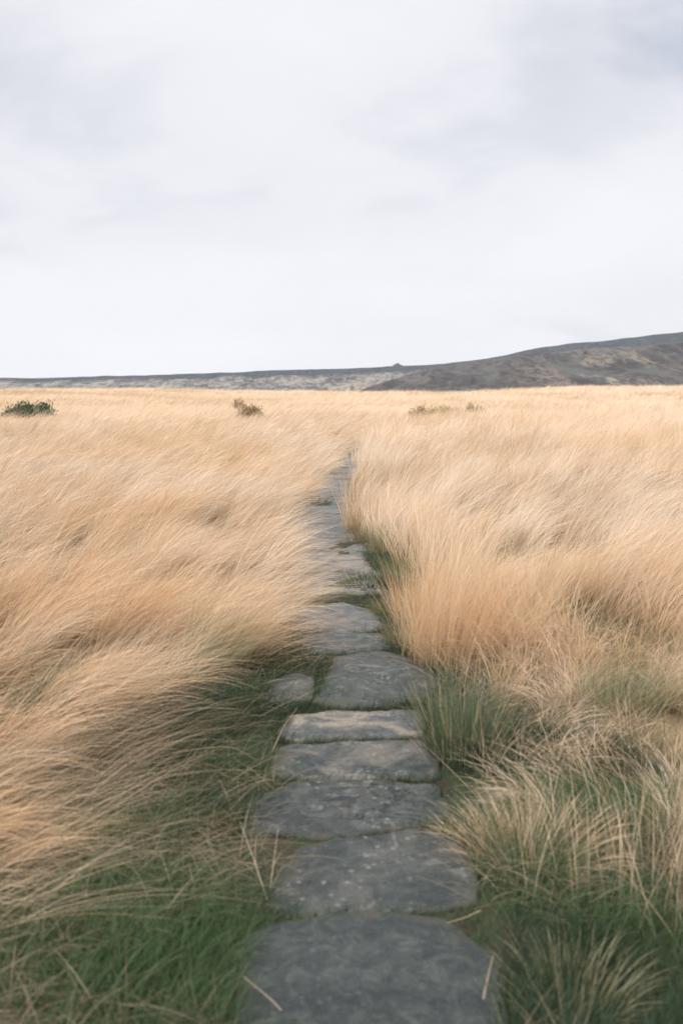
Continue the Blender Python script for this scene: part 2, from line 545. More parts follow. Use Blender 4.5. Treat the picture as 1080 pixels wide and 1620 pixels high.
ESC_D, HILL_D = 1300.0, 800.0
esc_top = build_hill('escarpment', 'long low gritstone escarpment with a dark level top along the horizon',
    [(-700, 606), (0, 599), (120, 597), (200, 595), (400, 588), (540, 583), (600, 581), (690, 577), (760, 569), (820, 557),
     (835, 552), (870, 547), (905, 543), (940, 540), (1000, 533), (1080, 524), (1250, 512), (1800, 500)],
    ESC_D, 820, -14, -900, 1050, hill_material('escarpment_slope', True), 40, 9)
hill_top = build_hill('heather_hill', 'brown heather covered hillside rising on the right below the dark ridge',
    [(-400, 700), (420, 660), (540, 630), (585, 612), (640, 594), (700, 580), (760, 571), (820, 560), (880, 556), (960, 550), (1080, 541), (1250, 534), (1800, 525)],
    HILL_D, 430, -16, -60, 720, hill_material('heather_slope', False), 70, 8)

# ------------------------------------------------------------------ flagstones
# outline corners as seen in the photograph; they are laid on the ground as flags of their real size
FLAGS = [
    ([(383, 1660), (388, 1500), (440, 1462), (560, 1452), (690, 1460), (772, 1505), (792, 1560), (786, 1660)], 0.0,
     'broad smooth slate grey flagstone nearest the viewer, at the very bottom of the path'),
    ([(430, 1430), (436, 1398), (470, 1348), (540, 1326), (668, 1318), (715, 1330), (752, 1395), (745, 1430), (640, 1447), (470, 1454)], 0.15,
     'rough mottled flagstone with a curved back edge, just behind the nearest flag'),
    ([(384, 1305), (405, 1268), (480, 1241), (600, 1238), (690, 1246), (702, 1300), (640, 1318), (520, 1326), (400, 1322)], 0.1,
     'cracked and layered flagstone with pale flakes, third along from the viewer'),
    ([(436, 1222), (450, 1190), (560, 1176), (672, 1174), (690, 1196), (688, 1232), (560, 1238), (450, 1236)], 0.45,
     'flat grey flagstone with a brown front corner beside the dark rush clump'),
    ([(444, 1160), (458, 1136), (540, 1126), (655, 1124), (668, 1150), (664, 1168), (560, 1172), (460, 1174)], 1.0,
     'narrow flagstone with a pale sandy top, behind the rush clump'),
    ([(498, 1112), (522, 1062), (532, 1040), (600, 1032), (640, 1042), (688, 1078), (680, 1104), (620, 1116), (540, 1120)], 0.1,
     'blue grey flagstone jutting to the right under the drooping orange tussock'),
    ([(418, 1112), (432, 1076), (470, 1064), (496, 1072), (494, 1108), (455, 1118)], 0.3,
     'small square flagstone set at the left side under the overhanging straw'),
    ([(470, 1030), (478, 1006), (550, 1001), (606, 1005), (612, 1026), (550, 1033)], 0.2,
     'thin strip of flagstone with a brown back edge, at the foot of the orange tussock'),
    ([(462, 998), (470, 962), (540, 955), (592, 964), (604, 994), (540, 1001)], 0.3,
     'pale grey flagstone half covered by straw, between the two strips of peat'),
]


def point_in_poly(x, y, poly):
    inside = np.zeros(len(x), bool)
    n = len(poly)
    for i in range(n):
        x1, y1 = poly[i]; x2, y2 = poly[(i + 1) % n]
        c = ((y1 > y) != (y2 > y))
        with np.errstate(divide='ignore', invalid='ignore'):
            xi = (x2 - x1) * (y - y1) / (y2 - y1 + 1e-12) + x1
        inside ^= c & (x < xi)
    return inside


def chaikin(P, it=2, w=0.2):
    for _ in range(it):
        Qs = []
        for i in range(len(P)):
            a, b = P[i], P[(i + 1) % len(P)]
            Qs += [a * (1 - w) + b * w, a * w + b * (1 - w)]
        P = np.array(Qs)
    return P


POLYS = []


def build_flag(outline, silt, label, seed, tilt):
    P = chaikin(np.array(outline), 2, 0.09)
    # even spacing round the rim
    seg = np.linalg.norm(np.roll(P, -1, 0) - P, axis=1)
    cum = np.concatenate([[0], np.cumsum(seg)])
    n = 110
    s = np.linspace(0, cum[-1], n, endpoint=False)
    Pc = np.vstack([P, P[:1]])
    E = np.stack([np.interp(s, cum, Pc[:, 0]), np.interp(s, cum, Pc[:, 1])], -1)
    c = E.mean(0)
    rad = 1.03 + (fbm(E[:, 0] * 8 + seed, E[:, 1] * 8, seed, 5, 0.65) - 0.5) * 0.17
    E = c + (E - c) * rad[:, None] * np.array([1.03, 1.0 if c[1] < 5.2 else 1.05])
    POLYS.append(E[::3])
    fr = np.concatenate([np.linspace(0, 0.93, 34), [0.965, 0.988, 1.0, 1.004, 1.0]])
    dz = np.concatenate([np.zeros(34), [-0.001, -0.003, -0.009, -0.03, -0.12]])
    X = c[0] + (E[None, :, 0] - c[0]) * fr[:, None]
    Y = c[1] + (E[None, :, 1] - c[1]) * fr[:, None]
    big = (fbm(X * 2.2, Y * 2.2, seed, 3) - 0.5) * 0.035
    # flaked layers: terraces across the worn surface
    lay = fbm(X * 3.5 + 4, Y * 5.0, seed + 3, 4, 0.55)
    ter = np.floor(lay * 9) / 9 + sstep(0.0, 0.25, (lay * 9) % 1.0) / 9
    fin = (fbm(X * 24, Y * 24, seed + 6, 3, 0.6) - 0.5) * 0.006
    Z = (0.056 if c[1] < 5.2 else 0.044) + big + (ter - 0.5) * 0.034 + fin + (X - c[0]) * tilt[0] + (Y - c[1]) * tilt[1] + dz[:, None]
    Z = Z - (fr[:, None] ** 8) * 0.006
    nr = len(fr)
    V = np.stack([X - c[0], Y - c[1], Z], -1)
    V = V.reshape(-1, 3)
    i = np.arange(nr - 1)[:, None] * n + np.arange(n)[None, :]
    j = np.arange(nr - 1)[:, None] * n + (np.arange(n)[None, :] + 1) % n
    Q = np.stack([i, i + n, j + n, j], -1).reshape(-1, 4)
    Q = Q[:, ::-1]
    edge = np.broadcast_to(np.clip((fr - 0.62) / 0.38, 0, 1)[:, None], X.shape).ravel()
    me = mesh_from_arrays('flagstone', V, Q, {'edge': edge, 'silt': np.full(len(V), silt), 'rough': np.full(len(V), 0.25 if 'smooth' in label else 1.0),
                                            'pale_sheen': np.full(len(V), 0.36 if c[1] > 6.3 else (0.25 if 'sandy' in label else 0.0)),  # far flags: sky sheen put into the colour; sandy flag is pale itself
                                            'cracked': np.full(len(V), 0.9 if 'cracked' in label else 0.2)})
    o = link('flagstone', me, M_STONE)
    o.location = (c[0], c[1], 0)
    tag(o, label, 'flagstone', 'flagstones laid along the moorland path')
    return o


k = 0
for outl, silt, label in FLAGS:
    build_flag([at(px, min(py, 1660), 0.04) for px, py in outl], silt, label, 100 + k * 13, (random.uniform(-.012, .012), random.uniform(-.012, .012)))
    k += 1
ORD = ['grey flagstone level with the bright green verge, tenth along the path', 'pale grey flagstone just past the bright green verge, eleventh along the path',
       'pale flagstone below the two toned tussock, twelfth along the path', 'grey flagstone with straw laid over its left side, thirteenth along the path',
       'light grey flagstone where the path is narrowest on the left, fourteenth along', 'flagstone beside the small dark green tuft, fifteenth along the path',
       'flagstone at the foot of the upright straw tuft, sixteenth along the path', 'distant flagstone, seventeenth along the path, half hidden by straw',
       'distant flagstone, eighteenth along the path, half hidden by straw', 'distant flagstone, nineteenth along the path, half hidden by straw',
       'distant flagstone, twentieth along the path, half hidden by straw', 'distant flagstone, second from the far end of the visible path',
       'most distant flagstone, where the path bends out of sight']
y0 = 7.35
for i, label in enumerate(ORD):
    ln = random.uniform(0.72, 1.0) if i < 7 else random.uniform(0.9, 1.3)
    w = random.uniform(0.33, 0.38)
    a, b_ = y0, y0 + ln
    c0, c1 = path_x(a), path_x(b_)
    j = lambda s=0.03: random.uniform(-s, s)
    o = [(c0 - w + j(), a + j()), (c0 + j(), a + j()), (c0 + w + j(), a + j()), ((c0 + c1) / 2 + w + j(), (a + b_) / 2),
         (c1 + w + j(), b_ + j()), (c1 + j(), b_ + j()), (c1 - w + j(), b_ + j()), ((c0 + c1) / 2 - w + j(), (a + b_) / 2)]
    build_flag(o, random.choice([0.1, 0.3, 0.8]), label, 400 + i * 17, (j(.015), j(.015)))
    y0 = b_ + random.uniform(0.04, 0.10)


def on_stone(x, y, shrink=1.0):
    r = np.zeros(len(x), bool)
    for P in POLYS:
        c = P.mean(0)
        r |= point_in_poly(x, y, c + (P - c) * shrink)
    return r


# shrubs out on the moor: pixel column and top, distance, width, leaves, colour, label, group
SHRUB_ROWS = [
    (44, 637, 36, 1.65, 3200, 'M_BUSH', 'low dark green bush standing in the straw at the far left', None),
    (396, 647, 35, 0.80, 1300, 'M_BROWN', 'wide brown shrub, nearer of the pair left of the path on the far moor', 'B1'),
    (378, 632, 48, 0.50, 500, 'M_BROWN', 'small brown shrub, farther of the pair left of the path on the far moor', 'B1'),
    (668, 644, 40, 0.95, 1000, 'M_BROWN', 'brown shrub at the left end of the low row on the far right moor', 'B2'),
    (704, 642, 42, 1.10, 1200, 'M_YELLOW', 'yellowish shrub in the middle of the low row on the far right moor', 'B2'),
    (744, 639, 44, 0.95, 1000, 'M_BROWN', 'brown shrub at the right end of the low row on the far right moor', 'B2'),
]
SHRUBS = [(ray(r[0], 640).x * r[2] / ray(r[0], 640).y, r[2], r[3] * 0.55) for r in SHRUB_ROWS]

# ------------------------------------------------------------------ tall dry grass
LEFT_Y = np.array([0, 2.3, 3.0, 3.6, 4.2, 4.8, 5.5, 6.5, 8, 10, 14, 20, 30, 60])
LEFT_X = np.array([-1.2, -1.2, -1.16, -1.12, -1.02, -0.86, -0.64, -0.55, -0.52, -0.43, -0.36, -0.28, -0.22, -0.2])
RIGHT_Y = np.array([0, 2.3, 3.1, 3.45, 4.2, 4.8, 5.4, 6.5, 8.2, 9.3, 10.5, 12, 14, 20, 30, 60])
RIGHT_X = np.array([1.7, 1.6, 0.95, 0.76, 0.92, 0.76, 0.46, 0.50, 0.60, 0.62, 0.46, 0.38, 0.33, 0.22, 0.15, 0.1])


def scatter(r0, r1, dens, half=R(27), margin=1.6):
    """even random points of the part of the moor in front of the viewer"""
    ymax = r1; xm = r1 * math.tan(half) + margin
    n = int(dens * 2 * xm * (r1 - max(0.8, r0 * 0.86)))
    y = rng.uniform(max(0.8, r0 * 0.86), r1, n); x = rng.uniform(-xm, xm, n)
    r = np.hypot(x, y)
    m = (r >= r0) & (r < r1) & (np.abs(x) < y * math.tan(half) + margin)
    return x[m], y[m]


def wind(x, y):
    return (fbm(x * 0.35, y * 0.35, 61, 3) - 0.5)


def dry_grass():
    B = Blades()
    rings = np.concatenate([np.linspace(1.2, 9, 9), np.geomspace(10, 175, 22)])
    for r0, r1 in zip(rings[:-1], rings[1:]):
        rm = 0.5 * (r0 + r1)
        td = 17 * min(1, (9 / rm) ** 0.75)
        nb = max(9, int(135 * min(1, (5 / rm) ** 0.72)))
        nseg = 7 if rm < 6 else (5 if rm < 18 else 3)
        wscale = max(1.0, (rm / 5.0) ** 0.80)
        x, y = scatter(r0, r1, td)
        px = path_x(y)
        lx = px * 0 + np.interp(y, LEFT_Y, LEFT_X) + np.where(y > 6, px, 0)
        rx = np.interp(y, RIGHT_Y, RIGHT_X) + np.where(y > 6, px, 0)
        jl = (fbm(x * 1.3, y * 1.3, 77, 2) - 0.5) * 0.35
        left = x < lx + jl * 0.6
        right = x > rx + jl
        # thin, patchy growth close to the viewer where the green shows through
        near = np.where(left, sstep(3.9, 2.9, y), sstep(4.1, 2.9, y))
        keepn = fbm(x * 1.3 + 3, y * 1.3, 91, 3)
        keep = (left | right) & ((keepn > np.where(left, 0.31, 0.37) + np.where(left, 0.24, 0.07) * near) | (rng.random(len(x)) < 0.25 * (1 - near) * sstep(3, 14, rm) + 0.08))
        for sx, sy, sr in SHRUBS:
            keep &= ~((np.abs(x - sx) < sr) & (y > sy - sr * 1.6) & (y < sy + sr))
        x, y, left, near = x[keep], y[keep], left[keep], near[keep]
        n = len(x)
        if n == 0: continue
        far = sstep(12, 60, rm)
        tone = np.clip((fbm(x * 0.5, y * 0.5, 33, 3) - 0.42) * 2.4 + rng.normal(0, 0.15, n), 0, 1)
        tone = tone * (1 - 0.8 * far) * np.where(left, 0.68, 0.72)
        shade_ = rng.normal(0, 0.12, n) + (fbm(x * 0.9, y * 0.9, 66, 3) - 0.5) * 0.36 + 0.09      # how weathered a tussock is
        shade_ = shade_ - 0.9 * far * sstep(0.56, 0.72, fbm(x * 0.10 + 3, y * 0.16, 57, 3)) / (1.0 - 0.85 * far)* 0.35
        hgt = (0.55 + 0.22 * fbm(x * 0.7, y * 0.7, 12, 3) + rng.normal(0, 0.07, n))
        hgt *= np.where(left, 1 - 0.25 * near, 1 - 0.50 * sstep(5.4, 4.4, y) - 0.1 * near)
        dpath = np.abs(x - path_x(y))
        w_ = wind(x, y)
        az_t = np.where(left, -0.10 + w_ * 0.5, 0.35 + w_ * 3.2) + rng.normal(0, 0.30, n)
        messy = (~left) & (y < 5.6)
        az_t = np.where(messy, az_t + (fbm(x * 1.7, y * 1.7, 71, 2) - 0.5) * 7.0, az_t)
        lean = np.where(left, 0.90 + w_ * 0.3 + 0.20 * near, 0.66 + (fbm(x * 0.8, y * 0.8, 44, 2) - 0.5) * 1.7)
        lean = np.where((~left) & (dpath < 0.95) & (y > 5), lean * 0.55, lean)
        lean = np.where(messy, lean * 1.15, lean)
        lean = lean + rng.normal(0, 0.14, n)
        rep = lambda a: np.repeat(a, nb)
        N = n * nb
        wild = rep(np.where(messy, 0.50, 0.17))
        rad = np.sqrt(rng.random(N)) * (0.075 + 0.035 * rng.random(N)) * max(1, wscale * 0.5)
        pa = rng.uniform(0, 2 * math.pi, N)
        rxp = rep(x) + np.cos(pa) * rad; ryp = rep(y) + np.sin(pa) * rad
        root = np.stack([rxp, ryp, ground_z(rxp, ryp) - 0.01], -1)
        # combine the wind lean with a little splay out of the tussock
        lx_ = np.cos(rep(az_t)) * rep(lean) + np.cos(pa) * rng.uniform(0.0, 0.34, N) + rng.normal(0, 1, N) * wild
        ly_ = np.sin(rep(az_t)) * rep(lean) + np.sin(pa) * rng.uniform(0.0, 0.34, N) + rng.normal(0, 1, N) * wild
        az = np.arctan2(ly_, lx_)
        mag = np.hypot(lx_, ly_)
        th0 = np.clip(mag * 0.45 + rng.normal(0, 0.06, N), 0.0, 1.1)
        th1 = np.clip(mag * 1.35 + rng.uniform(0, 0.55, N), 0.1, 1.95)
        culm = rng.random(N) < 0.24
        L = rep(hgt) * np.where(wild > 0.2, rng.uniform(0.35, 1.1, N), rng.uniform(0.55, 1.12, N)) * np.where(culm, 1.22, 1.0)
        th1 = np.where(culm, th1 * 0.86, th1)
        W = np.where(culm, 0.0016, rng.uniform(0.0016, 0.0034, N)) * wscale
        B.add(root, az, th0, th1, L, W, nseg, rng.uniform(-1.2, 1.2, N),
              np.clip(rng.beta(2.0, 1.8, N) + np.where(culm, 0.22, 0) + far * 0.10 + rep(shade_) * (1 - 0.85 * far), 0, 1), rep(tone) * rng.uniform(0.6, 1, N))
    # long stems laid almost flat over the green verge on the left
    def laid(n, xr, yr, az0, az_s, th0r, th1r, Lr, seedn, thr):
        x = rng.uniform(*xr, n); y = rng.uniform(*yr, n)
        m = fbm(x * 1.6, y * 2.6, seedn, 3) > thr + 0.13 * sstep(3.3, 2.4, y)
        x, y = x[m], y[m]; n = len(x)
        root = np.stack([x, y, ground_z(x, y) - 0.01], -1)
        az = az0 + (fbm(x * 1.1, y * 1.4, seedn + 4, 3) - 0.5) * az_s + rng.normal(0, 0.24, n)
        B.add(root, az, rng.uniform(*th0r, n), rng.uniform(*th1r, n), rng.uniform(*Lr, n), rng.uniform(0.0010, 0.0022, n), 8,
              rng.uniform(-1.2, 1.2, n), np.clip(rng.beta(1.6, 2.0, n), 0, 1), rng.uniform(0, 0.35, n), sag=0.7)
    OL = B; B = Blades()
    laid(2400, (-2.2, -0.90), (1.9, 4.6), 0.05, 2.0, (0.35, 0.95), (1.45, 1.85), (0.45, 0.95), 201, 0.45)
    laid(1500, (-1.4, -0.45), (1.9, 4.6), 0.1, 2.6, (0.2, 1.0), (1.1, 1.8), (0.2, 0.5), 207, 0.40)
    # dead thatch lying on the ground among the green
    n = 52000
    y = 1.7 + 5.3 * rng.random(n) ** 1.4; x = rng.uniform(-2.4, 2.4, n)
    m = (np.abs(x - path_x(y)) > 0.28) & (fbm(x * 1.9, y * 1.9, 231, 3) > np.where(x > 0, 0.40, 0.42))
    x, y = x[m], y[m]; ons = on_stone(x, y, 0.93)
    x, y = x[~ons], y[~ons]; n = len(x)
    B.add(np.stack([x, y, ground_z(x, y) + rng.uniform(0.0, 0.05, n)], -1), rng.uniform(0, 6.28, n), rng.uniform(0.5, 1.5, n), rng.uniform(1.3, 1.8, n),
          rng.uniform(0.06, 0.30, n), rng.uniform(0.0012, 0.003, n), 4, rng.uniform(-1.4, 1.4, n), rng.beta(1.5, 2.0, n), rng.uniform(0, 0.7, n))
    faded = B; B = OL
    laid(1700, (-2.2, -0.92), (1.9, 4.6), 0.0, 2.6, (0.35, 1.2), (1.35, 1.85), (0.25, 0.75), 203, 0.47)
    # tangle of short stems on the right
    laid(4200, (0.55, 2.4), (1.9, 5.4), 0.9, 9.0, (0.0, 0.9), (0.8, 1.8), (0.18, 0.5), 213, 0.46)
    # straw blown across the left half of the flags
    laid(1300, (-1.0, -0.40), (5.3, 8.0), -0.05, 0.8, (0.5, 0.9), (1.35, 1.75), (0.45, 0.8), 219, 0.42)
    laid(1300, (-1.1, -0.56), (7.8, 13.5), -0.05, 0.8, (0.4, 0.9), (1.3, 1.7), (0.45, 0.8), 223, 0.40)
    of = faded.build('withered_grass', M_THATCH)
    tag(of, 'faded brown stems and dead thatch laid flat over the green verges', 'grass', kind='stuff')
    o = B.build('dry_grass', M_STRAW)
    tag(o, 'tall straw coloured moor grass combed over by the wind', 'grass', kind='stuff')
    print('dry grass verts', B.n)


dry_grass()


def green_grass():
    B = Blades()
    # verges near the viewer
    n = 330000
    y = 1.6 + rng.random(n) ** 1.4 * 9.5; x = rng.uniform(-2.4, 2.6, n)
    d = x - path_x(y)
    patch = fbm(x * 2.2, y * 2.2, 15, 3)
    lim_l = np.interp(y, [2, 3, 4.3, 5.0, 5.6, 6.5, 12], [-2.6, -2.3, -1.5, -1.15, -0.8, -0.4, -0.35])
    lim_r = np.interp(y, [2, 3, 3.6, 4.5, 5.5, 7.0, 7.6, 8.6, 9.4, 12], [2.4, 2.3, 1.6, 0.8, 0.45, 0.4, 0.5, 0.6, 0.45, 0.3])
    p = sstep(0.22, 0.46, patch) * np.where((x > lim_l) & (x < lim_r), 1, 0.0)
    p *= np.interp(y, [2, 4.6, 6, 8.2, 9, 11], [1, 1, 0.6, 0.75, 0.7, 0.2])
    p = np.maximum(p, 0.45 * ((np.abs(x) > 0.55) & (y < 3.6)))
    st = on_stone(x, y, 0.97); core = on_stone(x, y, 0.87)
    m = (rng.random(n) < p) & ~core & (~st | (rng.random(n) < 0.35))
    rim = st[m]
    x, y = x[m], y[m]; n = len(x)
    mid = np.abs(x - path_x(y)) < 0.33
    root = np.stack([x, y, ground_z(x, y) - 0.01 + np.where(mid | rim, 0.035, 0)], -1)
    hz = fbm(x * 3, y * 3, 19, 2)
    L = (0.06 + 0.16 * hz) * rng.uniform(0.6, 1.3, n) * np.where(mid, 0.5, 1)
    B.add(root, rng.normal(0.1, 1.3, n), rng.uniform(0, 0.5, n), rng.uniform(0.5, 1.7, n), L,
          rng.uniform(0.0018, 0.0036, n), 4, rng.uniform(-1.2, 1.2, n), rng.beta(1.6, 2.2, n), sstep(0.4, 0.7, fbm(x * 1.7, y * 1.7, 29, 2)))
    # shoots low down between the dry tussocks
    n = 26000
    y = 1.8 + rng.random(n) * 7; x = rng.uniform(-3.4, 3.4, n)
    m = (np.abs(x - path_x(y)) > 0.5) & (fbm(x * 1.3 + 3, y * 1.3, 91, 3) < 0.44) & ((x > 0) | (y < 5))
    x, y = x[m], y[m]; n = len(x)
    B.add(np.stack([x, y, ground_z(x, y) - 0.01], -1), rng.normal(0.3, 1.2, n), rng.uniform(0, 0.5, n), rng.uniform(0.5, 1.7, n),
          rng.uniform(0.12, 0.34, n), rng.uniform(0.002, 0.0038, n), 5, rng.uniform(-1.2, 1.2, n), rng.beta(2.6, 1.3, n), np.ones(n))
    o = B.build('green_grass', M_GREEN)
    tag(o, 'short dark green grass along both verges and in the joints of the path', 'grass', kind='stuff')


green_grass()


# ------------------------------------------------------------------ tussocks and plants one can tell apart
def tuft(B, x, y, n, rad, h, az, lean, splay, tone, wid=(0.0016, 0.0032), seg=7, curl=1.3):
    pa = rng.uniform(0, 2 * math.pi, n); rr = np.sqrt(rng.random(n)) * rad
    rx_, ry_ = x + np.cos(pa) * rr, y + np.sin(pa) * rr
    root = np.stack([rx_, ry_, ground_z(rx_, ry_) - 0.015], -1)
    s = rr / rad * splay
    lx_ = math.cos(az) * lean + np.cos(pa) * s + rng.normal(0, 0.17, n)
    ly_ = math.sin(az) * lean + np.sin(pa) * s + rng.normal(0, 0.17, n)
    mag = np.hypot(lx_, ly_)
    B.add(root, np.arctan2(ly_, lx_), mag * 0.5, np.clip(mag * curl + rng.uniform(0, 0.3, n), 0, 1.9), h * rng.uniform(0.5, 1.08, n),
          rng.uniform(*wid, n), seg, rng.uniform(-1.2, 1.2, n), rng.beta(2, 1.8, n), np.full(n, tone) * rng.uniform(0.6, 1, n))


def tussock(px, py, n, rad, h, az, lean, splay, tone, label, mat=None, name='grass_tussock', cat='grass tussock', group=None, **kw):
    x, y = at(px, py, 0.03)
    B = Blades()
    tuft(B, x, y, n, rad, h, az, lean, splay, tone, **kw)
    o = B.build(name, mat or M_STRAW, origin=(x, y, float(ground_z(x, y))))
    tag(o, label, cat, group)
    return o


# rush clump: green stems with a few dead ones
def rush_clump():
    x, y = at(735, 1205, 0.0)
    root = bpy.data.objects.new('rush_clump', None); COL.objects.link(root)
    root.location = (x, y, 0)
    tag(root, 'dark green rush clump growing upright against the right edge of the path', 'rush clump')
    G = Blades()
    tuft(G, x, y, 560, 0.16, 0.47, 1.2, 0.05, 0.38, 0.15, wid=(0.0022, 0.0036), curl=1.0)
    g = G.build('green_stems', M_RUSH, root, origin=(x, y, 0))
    D = Blades()
    tuft(D, x, y, 60, 0.17, 0.40, 0.5, 0.05, 0.55, 0.1, wid=(0.0016, 0.0028), curl=1.3)
    d = D.build('dead_stems', M_STRAW, root, origin=(x, y, 0))
    tag(d, 'withered straw coloured rush stems')


rush_clump()
G1 = 'tussocks standing along the edges of the path'
tussock(705, 1052, 520, 0.20, 0.74, 0.3, 0.16, 0.40, 0.70, 'tall upright orange brown tussock above the dark rush clump', group=G1)
tussock(780, 1040, 420, 0.18, 0.70, 0.2, 0.30, 0.4, 0.75, 'orange tussock leaning away to the right of the tall upright one', group=G1)
tussock(655, 990, 320, 0.15, 0.60, 0.4, 0.12, 0.4, 0.8, 'smaller orange tussock just past the tall upright one, beside the path', group=G1)
tussock(580, 838, 420, 0.26, 0.74, 0.35, 0.22, 0.35, 0.25, 'upright pale straw tussock by the right edge where the path narrows', group=G1, wid=(0.003, 0.006))
tussock(640, 1018, 380, 0.11, 0.22, -0.8, 0.3, 0.8, 0.2, 'low olive tuft spilling onto the flags below the orange tussocks', M_OLIVE, group=G1)
tussock(632, 872, 520, 0.26, 0.42, 0.0, 0.2, 0.6, 0.4, 'pale olive tussock behind the bright green verge', M_OLIVE, group=G1, wid=(0.003, 0.005))
tussock(584, 925, 900, 0.22, 0.17, 0.0, 0.1, 0.9, 0.6, 'bright green low tuft on the right edge beyond the orange tussocks', M_GREEN, group=G1, wid=(0.003, 0.006))
tussock(502, 800, 260, 0.14, 0.20, 0.0, 0.1, 0.9, 0.0, 'small dark green tuft under the straw on the left edge far along the path', M_GREEN, group=G1, wid=(0.004, 0.007))
tussock(512, 1105, 420, 0.09, 0.15, -0.6, 0.1, 0.8, 0.5, 'green tuft growing in the gap beside the small square flagstone', M_GREEN, group=G1)
tussock(380, 1225, 480, 0.13, 0.20, 0.3, 0.3, 0.8, 0.6, 'pale green tuft on the left verge opposite the rush clump', M_GREEN, group=G1)
tussock(838, 1345, 620, 0.20, 0.27, 1.0, 0.2, 1.3, 0.15, 'bushy pale straw tussock in front of the rush clump', group=G1)
tussock(765, 1335, 240, 0.09, 0.19, 2.2, 0.3, 0.9, 0.2, 'little straw tuft fanning over the right corner of the path', group=G1)
tussock(905, 1560, 300, 0.15, 0.17, 1.2, 0.2, 0.9, 0.0, 'pale olive tuft in the green grass in the near right corner', M_OLIVE, group=G1)
tussock(985, 1140, 480, 0.2, 0.34, 0.3, 0.4, 0.7, 0.3, 'dull olive patch of stems among the straw on the right', M_OLIVE, group=G1)
tussock(320, 1070, 480, 0.14, 0.55, 0.1, 0.5, 0.4, 0.2, 'darker tussock with upright stems in the straw left of the path', M_OLIVE, group=G1)


tussock(612, 968, 240, 0.10, 0.20, -2.6, 0.3, 0.8, 0.6, 'ragged brown tuft spilling left over the pale half covered flagstone', M_THATCH, group=G1)
tussock(565, 858, 260, 0.14, 0.24, -2.8, 0.3, 0.8, 0.6, 'ragged brown tuft at the near foot of the upright pale straw tussock', M_THATCH, group=G1, wid=(0.002, 0.004))


# loose dry stems lying over the flags
def stem(pts, label, r=0.0013, twigs=()):
    def tube(P, r):
        P = np.array(P, float)
        n, k = len(P), 6
        V, Q = [], []
        for i, p in enumerate(P):
            t = P[min(i + 1, n - 1)] - P[max(i - 1, 0)]; t /= np.linalg.norm(t)
            a = np.cross(t, (0, 0, 1.0)); a /= np.linalg.norm(a) + 1e-9; b = np.cross(t, a)
            rr = r * (1 - 0.6 * i / (n - 1))
            for q in range(k):
                f = 2 * math.pi * q / k
                V.append(p + rr * (math.cos(f) * a + math.sin(f) * b))
        for i in range(n - 1):
            for q in range(k):
                Q.append((i * k + q, i * k + (q + 1) % k, (i + 1) * k + (q + 1) % k, (i + 1) * k + q))
        return np.array(V), np.array(Q)

    def smooth(P, m=10):
        P = np.array(P, float); t = np.linspace(0, 1, len(P)); u = np.linspace(0, 1, m)
        S = np.stack([np.interp(u, t, P[:, c]) for c in range(3)], -1)
        S[1:-1] = (S[:-2] + S[1:-1] + S[2:]) / 3
        return S
    W = [(*at(px, py, z), z) for px, py, z in pts]
    o3 = np.array(W[0])
    V, Q = tube(smooth(W), r)
    Vs, Qs, c = [V], [Q], len(V)
    for tw in twigs:
        v, q = tube(smooth([(*at(px, py, z), z) for px, py, z in tw], 6), r * 0.6)
        Vs.append(v); Qs.append(q + c); c += len(v)
    V = np.concatenate(Vs) - o3; Q = np.concatenate(Qs)
    A = np.tile(np.array([[0.75, 0.9, 0.1]]), (len(V), 1))
    me = mesh_from_arrays('dry_stem', V, Q, {'blade': A})
    o = link('dry_stem', me, M_STRAW); o.location = o3
    tag(o, label, 'dry stem', 'loose dry stems beside and on the flags')


stem([(428, 1440, 0.02), (405, 1370, 0.10), (380, 1300, 0.20)], 'long forked dry stem leaning left at the left corner of the rough flagstone',
     twigs=[[(405, 1370, 0.10), (402, 1340, 0.14), (408, 1318, 0.18)]])
stem([(426, 1415, 0.03), (432, 1370, 0.08), (440, 1310, 0.18)], 'dry stem standing upright beside the long forked one on the left verge',
     twigs=[[(432, 1370, 0.08), (446, 1345, 0.11)]])
stem([(764, 1580, 0.06), (770, 1550, 0.07), (780, 1510, 0.09)], 'short pale stem lying on the right rim of the nearest flagstone')
stem([(470, 1640, 0.06), (440, 1590, 0.07), (385, 1545, 0.10)], 'dry stem lying across the left corner of the nearest flagstone',
     twigs=[[(452, 1605, 0.065), (470, 1580, 0.06), (500, 1572, 0.06)]])
stem([(760, 1440, 0.05), (735, 1452, 0.06), (700, 1462, 0.06)], 'dry stem lying in the joint behind the nearest flagstone')
stem([(1075, 1350, 0.05), (1030, 1300, 0.28), (985, 1262, 0.40)], 'long pale stem arching out of the grass by the right side of the view')
stem([(430, 1190, 0.03), (448, 1150, 0.10), (470, 1120, 0.2)], 'thin dry stem standing left of the sandy topped flagstone')


# ------------------------------------------------------------------ shrubs out on the moor
def leaf_material(name, c0, c1, c2):
    b = NB(name)
    a = b.attr('blade')
    s = b.N.new('ShaderNodeSeparateXYZ'); b.L.new(a.outputs['Vector'], s.inputs[0])
    b.bsdf(b.ramp(s.outputs[0], [(0.0, c0), (0.55, c1), (1.0, c2)]), 0.7, None, 0.2)
    return b.m


M_BUSH = leaf_material('bush_leaves', (0.02, 0.04, 0.02), (0.05, 0.085, 0.04), (0.13, 0.16, 0.09))
M_BROWN = leaf_material('brown_leaves', (0.16, 0.11, 0.055), (0.32, 0.23, 0.12), (0.48, 0.37, 0.21))
M_YELLOW = leaf_material('yellow_leaves', (0.24, 0.19, 0.08), (0.44, 0.35, 0.17), (0.58, 0.48, 0.27))
M_TWIG = leaf_material('shrub_twigs', (0.05, 0.04, 0.03), (0.09, 0.07, 0.05), (0.14, 0.11, 0.08))


